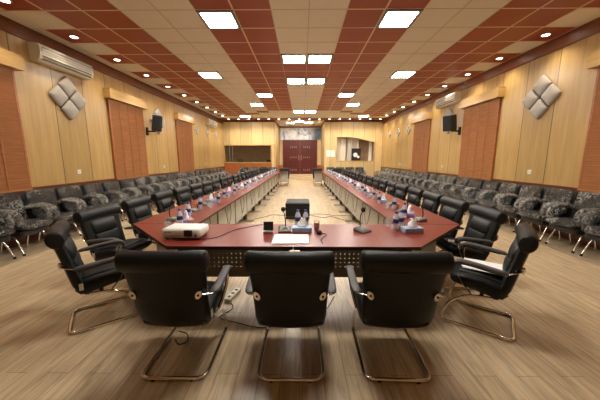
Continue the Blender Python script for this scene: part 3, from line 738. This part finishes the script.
# ------------------------------------------------------------------ tables
TH = .75
def prism(m_, poly, z0, z1, mt, edge=None):
    n = len(poly); vs = [(x, y, z0) for x, y in poly] + [(x, y, z1) for x, y in poly]
    m_.add(vs, [tuple(range(n, 2 * n))], mt); m_.add(vs, [tuple(reversed(range(n)))], edge or mt)
    m_.add(vs, [(i, (i + 1) % n, n + (i + 1) % n, n + i) for i in range(n)], edge or mt)
CX = -.08
for s, nm in ((-1, 'left'), (1, 'right')):
    t = thing('conference_table', f'red cherry table with perforated dark front, {nm} half of the near cross table', 'table', (CX, 2.6, 0), 0, 'near cross tables')
    poly = [(s * .002, -.42), (s * 1.09, -.42), (s * 1.875, .36), (s * .002, .36)]
    if s < 0: poly = poly[::-1]
    m_ = MB(); prism(m_, poly, TH - .03, TH, 'cherry', 'cherry_edge'); m_.build('table_top', None, t)
    m_ = MB(); a, b = sorted((s * .10, s * 1.10)); m_.box(-.5, .5, -.006, .006, .0, .47)
    pn = m_.build('perforated_panel', 'perf', t, loc=((a + b) / 2, .08, .24))
    for x in (s * .08, s * 1.11, ):
        m_ = MB(); m_.box(x - .025, x + .025, -.14, .20, .04, TH - .03); lg = m_.build('leg', 'modesty_dark', t)
        m_ = MB(); m_.box(x - .03, x + .03, -.22, .30, .0, .04); m_.build('foot', 'modesty_dark', lg)
    m_ = MB(); R_ = Matrix.Translation((s * 1.42, .16, 0)) @ Matrix.Rotation(radians(s * 45), 4, 'Z'); m_.box(-.28, .28, -.006, .006, .24, .71, mtx=R_); m_.build('corner_panel', 'modesty', t)
    m_ = MB(); m_.box(min(s * .05, s * 1.1), max(s * .05, s * 1.1), .085, .10, .67, .72); m_.build('cross_rail', 'modesty_dark', t)
UL = 1.086; Y0T = 2.965
def make_unit():
    # local: inner (aisle) side towards +x, length along y, top from x=-.37..+.37
    t = thing('conference_table', '', 'table')
    m_ = MB(); prism(m_, [(-.365, -UL / 2 + .002), (.365, -UL / 2 + .002), (.365, UL / 2 - .002), (-.365, UL / 2 - .002)], TH - .03, TH, 'cherry', 'cherry_edge'); m_.build('table_top', None, t)
    m_ = MB(); m_.box(.245, .257, -UL / 2 + .035, -.012, .20, TH - .04); m_.box(.245, .257, .012, UL / 2 - .035, .20, TH - .04); m_.build('modesty_panel', 'modesty', t)
    for y in (-UL / 2 + .04, UL / 2 - .04):
        m_ = MB(); m_.box(.17, .24, y - .02, y + .02, .035, TH - .03); lg = m_.build('leg', 'modesty_dark', t)
        m_ = MB(); m_.rbox(-.05, .42, y - .028, y + .028, .0, .035, .02); m_.build('foot', 'foot', lg)
    m_ = MB(); m_.tube(smooth_path([(.268, -.2, .71), (.30, -.17, .45), (.285, -.05, .32), (.29, .1, .5), (.268, .16, .71)], 4), .004, seg=5); m_.build('cable_loop', 'cable', t)
    return t
U = Proto(make_unit)
LX = -1.22 - .365; RX = 1.075 + .365
for i in range(11):
    y = Y0T + UL * (i + .5)
    U.put((LX, y, 0), 0, f'{ORD[i]} red cherry table with grey front panel from the near end of the left row', 'tables of the left row')
    U.put((RX, y, 0), pi, f'{ORD[i]} red cherry table with grey front panel from the near end of the right row', 'tables of the right row')
for s, x, nm in ((-1, -1.0, 'left'), (1, .85, 'right')):
    t = thing('end_table', f'short grey-fronted table turned across the far end of the {nm} row', 'table', (x, 14.45, 0), 0, 'far end tables')
    m_ = MB(); prism(m_, [(-.20, -.35), (.20, -.35), (.20, .35), (-.20, .35)], TH - .03, TH, 'cherry', 'cherry_edge'); m_.build('table_top', None, t)
    m_ = MB(); m_.box(-.17, .17, -.2, -.188, .22, TH - .035); m_.build('modesty_panel', 'modesty', t)
    for lx in (-.175, .175):
        m_ = MB(); m_.box(lx - .015, lx + .015, -.22, .2, .03, TH - .03); lg = m_.build('leg', 'foot', t); m_ = MB(); m_.box(lx - .02, lx + .02, -.3, .3, 0, .03); m_.build('foot', 'foot', lg)

# ------------------------------------------------------------------ things on the tables
def make_mic():
    t = thing('conference_microphone', '', 'microphone')
    m_ = MB(); m_.loft([[(-.065, -.065, 0), (.065, -.065, 0), (.065, .065, 0), (-.065, .065, 0)], [(-.065, -.065, .014), (.065, -.065, .014), (.065, .065, .03), (-.065, .065, .03)], [(-.05, -.045, .026), (.05, -.045, .026), (.05, .055, .045), (-.05, .055, .045)]])
    bs = m_.build('base', 'plastic_grey', t)
    m_ = MB()
    for i in range(3):
        for j in range(2): m_.box(-.035 + .025 * i, -.018 + .025 * i, -.025 + .025 * j, -.012 + .025 * j, .030 + .005 * j, .0365 + .005 * j)
    m_.build('button', 'button', bs)
    m_ = MB(); m_.tube(smooth_path([(.01, .04, .04), (.01, .045, .10), (.0, .03, .17), (-.01, -.005, .215)], 4), .0055, seg=6); m_.build('gooseneck', 'plastic_black', t, smooth=True)
    m_ = MB(); m_.lathe([(0, -.026), (.015, -.021), (.023, -.007), (.024, .006), (.017, .020), (0, .026)], c=(-.012, -.010, .232), seg=12); m_.build('windscreen', 'rubber', t, smooth=True)
    return t
def make_bottle():
    t = thing('water_bottle', '', 'bottle')
    m_ = MB(); m_.lathe([(0, 0), (.028, 0), (.031, .006), (.031, .05), (.029, .055), (.031, .06), (.031, .125), (.028, .145), (.016, .17), (.013, .178), (0, .178)], seg=14); m_.build('body', 'water', t, smooth=True)
    m_ = MB(); m_.lathe([(.0, .075), (.0318, .075), (.0318, .118), (0, .118)], seg=14); m_.build('label', 'navy', t, smooth=True)
    m_ = MB(); m_.lathe([(0, .176), (.0155, .176), (.0155, .194), (.014, .197), (0, .197)], seg=14); m_.build('cap', 'blue', t, smooth=True)
    return t
def make_glass(fill):
    def f():
        t = thing('drinking_glass', '', 'glass')
        m_ = MB(); m_.lathe([(0, 0), (.027, 0), (.034, .095), (.0325, .095), (.0255, .006), (0, .006)], seg=14); m_.build('tumbler', 'glass', t, smooth=True)
        if fill == 'lid':
            m_ = MB(); m_.lathe([(0, .094), (.036, .094), (.036, .104), (0, .106)], seg=14); m_.build('paper_lid', 'pink', t)
        elif fill: 
            m_ = MB(); m_.lathe([(0, .007), (.0255, .007), (.031, .08), (0, .08)], seg=14); m_.build('drink', fill, t, smooth=True)
        return t
    return f
def tissue_mesh(seed, h=.09, r=.05):
    rnd = random.Random(seed); m_ = MB(); rings = []
    for i in range(7):
        u = i / 6; rr = r * (1.05 - .75 * u ** 1.3) * (1 if i else .8); rg = []
        for k in range(16):
            a = 2 * pi * k / 16; q = rr * (1 + .35 * rnd.uniform(-1, 1) * (.4 + u)); rg.append((q * cos(a) + .012 * u, q * .6 * sin(a), h * u * (1 + .12 * rnd.uniform(-1, 1))))
        rings.append(rg)
    m_.loft(rings); return m_
def make_tissue(colr, seed):
    def f():
        t = thing('tissue_box', '', 'tissue box')
        m_ = MB(); m_.rbox(-.10, .10, -.055, .055, 0, .055, .012); bx = m_.build('carton', colr, t)
        m_ = MB(); m_.lathe([(0, .0552), (.03, .0552), (.03, .0562), (0, .0565)], mtx=Matrix.Diagonal((1.8, 1, 1, 1)), seg=14); m_.build('opening', 'plastic_white', bx)
        o = tissue_mesh(seed).build('tissue', 'tissue', t, smooth=True); o.location = (0, 0, .052)
        return t
    return f
MIC = Proto(make_mic); BOT = Proto(make_bottle); GL = Proto(make_glass(None)); GO = Proto(make_glass('orange')); GLID = Proto(make_glass('lid'))
TB = Proto(make_tissue('lightblue', 3)); TV = Proto(make_tissue('violet', 5))
for s, X, nm in ((-1, LX, 'left'), (1, RX, 'right')):
    for i in range(11):
        y = Y0T + UL * (i + .5); inn = -s
        lab = f'on the {ORD[i]} table from the near end, {nm} row'; j = lambda a=.025: random.uniform(-a, a)
        rz = radians(-90 if s > 0 else 90)
        MIC.put((X + inn * .02 + j(), y - .38 + j(), TH), rz + radians(random.uniform(-15, 15)), f'nearer dark gooseneck microphone {lab}', f'microphones on the {nm} row')
        MIC.put((X + inn * .02 + j(), y + .16 + j(), TH), rz + radians(random.uniform(-15, 15)), f'farther dark gooseneck microphone {lab}', f'microphones on the {nm} row')
        (TB if i % 2 else TV).put((X + inn * .04 + j(), y - .10 + j(), TH), radians(random.uniform(60, 120)), f'{"blue" if i % 2 else "violet"} tissue box {lab}', f'tissue boxes on the {nm} row')
        BOT.put((X + inn * .10 + j(), y + .34 + j(), TH), random.uniform(0, 6), f'farther water bottle {lab}', f'water bottles on the {nm} row')
        BOT.put((X + inn * .16 + j(), y - .24 + j(), TH), random.uniform(0, 6), f'nearer water bottle {lab}', f'water bottles on the {nm} row')
        GL.put((X + inn * .18 + j(.015), y + .42 + j(), TH), 0, f'empty clear glass {lab}', f'glasses on the {nm} row')
        (GLID if i % 2 else GO).put((X + inn * .02 + j(.015), y + .41 + j(), TH), 0, f'glass {"with pink lid" if i % 2 else "of orange drink"} {lab}', f'glasses on the {nm} row')
# near cross table
MIC.put((-.185, 2.67, TH), radians(5), 'gooseneck microphone beside the white sheet on the near cross table', 'microphones on the near table')
MIC.put((.62, 2.66, TH), radians(35), 'gooseneck microphone standing alone on the right half of the near table', 'microphones on the near table')
BOT.put((-.05, 2.82, TH), 0, 'left one of the two water bottles behind the middle tissue box', 'water bottles on the near table')
BOT.put((.035, 2.82, TH), 1, 'right one of the two water bottles behind the middle tissue box', 'water bottles on the near table')
TB.put((-.005, 2.65, TH), 0, 'light blue tissue box with a tall white tissue in the middle of the near table', 'tissue boxes on the near table')
GO.put((.15, 2.72, TH), 0, 'small glass of orange drink right of the middle tissue box', 'glasses on the near table')
BOT.put((.985, 2.73, TH), 0, 'left one of the two water bottles behind the blue tissue pack at right', 'water bottles on the near table')
BOT.put((1.06, 2.79, TH), 0, 'right one of the two water bottles behind the blue tissue pack at right', 'water bottles on the near table')
GL.put((.955, 2.86, TH), 0, 'empty clear glass behind the two bottles at the right of the near table', 'glasses on the near table')
GLID.put((1.12, 2.90, TH), 0, 'lidded glass behind the bottles at the right of the near table', 'glasses on the near table')
GLID.put((1.19, 2.80, TH), 0, 'lidded glass just behind the blue tissue pack at right', 'glasses on the near table')
TB.put((1.12, 2.64, TH), radians(8), 'crumpled light blue tissue pack at the right end of the near table', 'tissue boxes on the near table')
TV.put((-1.36, 3.02, TH), radians(115), 'violet tissue box leaning behind the white projector', 'tissue boxes on the near table')
BOT.put((-1.36, 2.86, TH), 0, 'water bottle with blue cap standing behind the white projector', 'water bottles on the near table')
GL.put((-1.42, 2.70, TH), 0, 'empty clear glass behind the left end of the white projector', 'glasses on the near table')
GL.put((-1.31, 2.72, TH), 0, 'empty clear glass behind the middle of the white projector', 'glasses on the near table')
GLID.put((-1.20, 2.76, TH), 0, 'pink-lidded glass behind the lens of the white projector', 'glasses on the near table')
# projector
t = thing('projector', 'white projector on the left end of the near cross table', 'projector', (-1.12, 2.47, TH), radians(-3))
m_ = MB(); m_.rbox(-.185, .185, -.12, .12, .015, .105, .035, n=5); bd = m_.build('body', 'plastic_white', t, smooth=True)
m_ = MB(); Rl = Matrix.Translation((.075, -.116, .065)) @ Matrix.Rotation(pi / 2, 4, 'X'); m_.lathe([(0, -.005), (.032, -.005), (.034, .006), (.028, .012), (0, .004)], seg=20, mtx=Rl); ln = m_.build('lens', 'plastic_black', t, smooth=True)
m_ = MB(); m_.rbox(.035, .115, -.127, -.11, .035, .095, .006); m_.build('lens_recess', 'plastic_black', t)
m_ = MB(); m_.box(-.15, .0, -.1205, -.118, .035, .038); m_.box(-.15, .0, -.1205, -.118, .043, .046); m_.box(.135, .155, -.122, -.118, .03, .06); m_.build('vent', 'lamp_frame', t)
for x in (-.15, .15):
    for y in (-.08, .08):
        m_ = MB(); m_.lathe([(0, 0), (.012, 0), (.012, .02), (0, .02)], c=(x, y, 0), seg=10); m_.build('foot', 'rubber', t)
cu = bpy.data.curves.new('logo_text', 'FONT'); cu.body = 'EPSON'; cu.size = .022; cu.extrude = .0005; cu.materials.append(M['lamp_frame'])
tmp = bpy.data.objects.new('logo_text', cu); C.objects.link(tmp); bpy.context.view_layer.update()
lme = bpy.data.meshes.new_from_object(tmp.evaluated_get(bpy.context.evaluated_depsgraph_get())); bpy.data.objects.remove(tmp)
lo = bpy.data.objects.new('logo_text', lme); C.objects.link(lo); lo.parent = t; lo.location = (-.155, -.1208, .066); lo.rotation_euler = (pi / 2, 0, 0)
# small black stand
t = thing('desk_display', 'small black upright display on a pale foot left of the white sheet', 'display', (-.345, 2.60, TH), 0)
m_ = MB(); m_.rbox(-.05, .05, -.008, .008, .025, .115, .006, mtx=Matrix.Rotation(radians(-8), 4, 'X')); m_.build('screen', 'plastic_black', t)
m_ = MB(); m_.rbox(-.05, .05, -.035, .025, .0, .022, .008); m_.build('foot', 'foot', t)
m_ = MB(); m_.box(-.165, .165, -.14, .14, 0, .004); m_.box(-.15, .168, -.138, .142, .004, .006); tag(m_.build('paper_sheets', 'paper', loc=(-.11, 2.39, TH)), 'stack of white paper sheets on the near cross table', 'paper')
m_ = MB(); m_.lathe([(0, 0), (.022, 0), (.028, .012), (.024, .03), (.010, .04), (0, .042)], seg=12); m_.tube(smooth_path([(.02, 0, .01), (.07, -.03, .006), (.03, -.12, .006), (.0, -.2, .006), (.01, -.30, .004)], 4), .004, seg=5)
tag(m_.build('hand_switch', 'plastic_black', loc=(.17, 2.56, TH), smooth=True), 'small black knob with a cable lying right of the middle tissue box', 'switch')
m_ = MB(); m_.tube(smooth_path([(-1.23, 2.42, TH + .006), (-1.15, 2.33, TH + .006), (-1.0, 2.35, TH + .006), (-.82, 2.42, TH + .006), (-.7, 2.7, TH + .006), (-.45, 2.93, TH + .006)], 6), .0035, seg=6)
tag(m_.build('projector_cable', 'cable'), 'thin dark cable running from under the projector across the table', 'cable')
# papers on corner chair seats
def chair_pt(cx, cy, a, x, y, z): return (cx + cos(a) * x - sin(a) * y, cy + sin(a) * x + cos(a) * y, z)
m_ = MB(); m_.box(-.13, .13, -.20, .16, 0, .006); m_.box(-.11, .14, -.18, .17, .006, .010)
tag(m_.build('paper_pad', 'paper', loc=chair_pt(1.70, 2.28, radians(54), 0.0, .05, .518)), 'white papers lying on the seat of the near right corner chair', 'paper'); bpy.data.objects['paper_pad'].rotation_euler = (0, 0, radians(54))
m_ = MB(); m_.box(-.05, .05, -.09, .09, 0, .005)
tag(m_.build('leaflet', 'paper', loc=(1.84, 3.06, .514)), 'small white leaflet on the seat of the first right row chair', 'paper'); bpy.data.objects['leaflet'].rotation_euler = (0, 0, radians(60))

# ------------------------------------------------------------------ floor things inside and outside the U
t = thing('equipment_case', 'low black box standing on the floor in the middle of the U of tables', 'case', (-.12, 6.75, 0), 0)
m_ = MB(); m_.rbox(-.30, .30, -.36, .36, .075, .405, .03, n=5); m_.build('body', 'leather', t, smooth=True)
m_ = MB(); m_.rbox(-.295, .295, -.355, .355, .0, .07, .03); m_.build('base', 'plastic_black', t)
m_ = MB(); m_.rbox(-.26, .26, -.30, .32, .40, .412, .02); m_.build('lid', 'leather_soft', t)
for pts, nm in (([(-.42, 6.8, .006), (-.8, 6.9, .006), (-1.0, 6.6, .006), (-1.3, 6.3, .006)], 'cable crossing the floor from the black box to the left tables'),
                ([(.2, 7.0, .006), (.6, 7.0, .006), (.9, 6.8, .006), (1.3, 6.9, .006)], 'cable crossing the floor from the black box to the right tables'),
                ([(.2, 6.9, .006), (.5, 6.6, .006), (.75, 6.7, .006), (1.0, 6.35, .006), (1.3, 6.1, .006)], 'second cable crossing the floor to the right tables')):
    m_ = MB(); m_.tube(smooth_path(pts, 5), .006, seg=6); tag(m_.build('floor_cable', 'cable_grey'), 'thin dark ' + nm, 'cable')
t = thing('power_strip', 'beige power strip lying on the floor between the left and middle near chairs', 'power strip', (-.76, 2.70, 0), radians(-15))
m_ = MB(); m_.rbox(-.035, .035, -.13, .13, 0, .04, .012); ps = m_.build('housing', 'plastic_ivory', t)
for k in range(3):
    m_ = MB(); m_.lathe([(0, .04), (.02, .04), (.02, .0412), (0, .0414)], c=(0, -.075 + .075 * k, 0), seg=12); m_.build('socket', 'hole', ps)
m_ = MB(); m_.tube(smooth_path([(-.75, 2.57, .01), (-.7, 2.45, .008), (-.78, 2.3, .008), (-.60, 2.22, .008), (-.35, 2.15, .008), (-.1, 2.25, .008), (.2, 2.4, .008), (.35, 2.7, .008)], 6), .0045, seg=6)
tag(m_.build('floor_cable', 'cable'), 'black power cord on the floor under the near chairs', 'cable')
m_ = MB(); m_.tube(smooth_path([(-1.06, 1.99, .008), (-1.0, 1.93, .008), (-.95, 1.97, .008), (-.99, 2.06, .008), (-1.08, 2.10, .008)], 6), .005, seg=6)
tag(m_.build('floor_cable', 'cable'), 'looped black cord on the floor beneath the left near chair', 'cable')
for o in list(bpy.data.objects):
    if o.get('label') == '': print('EMPTY LABEL', o.name)
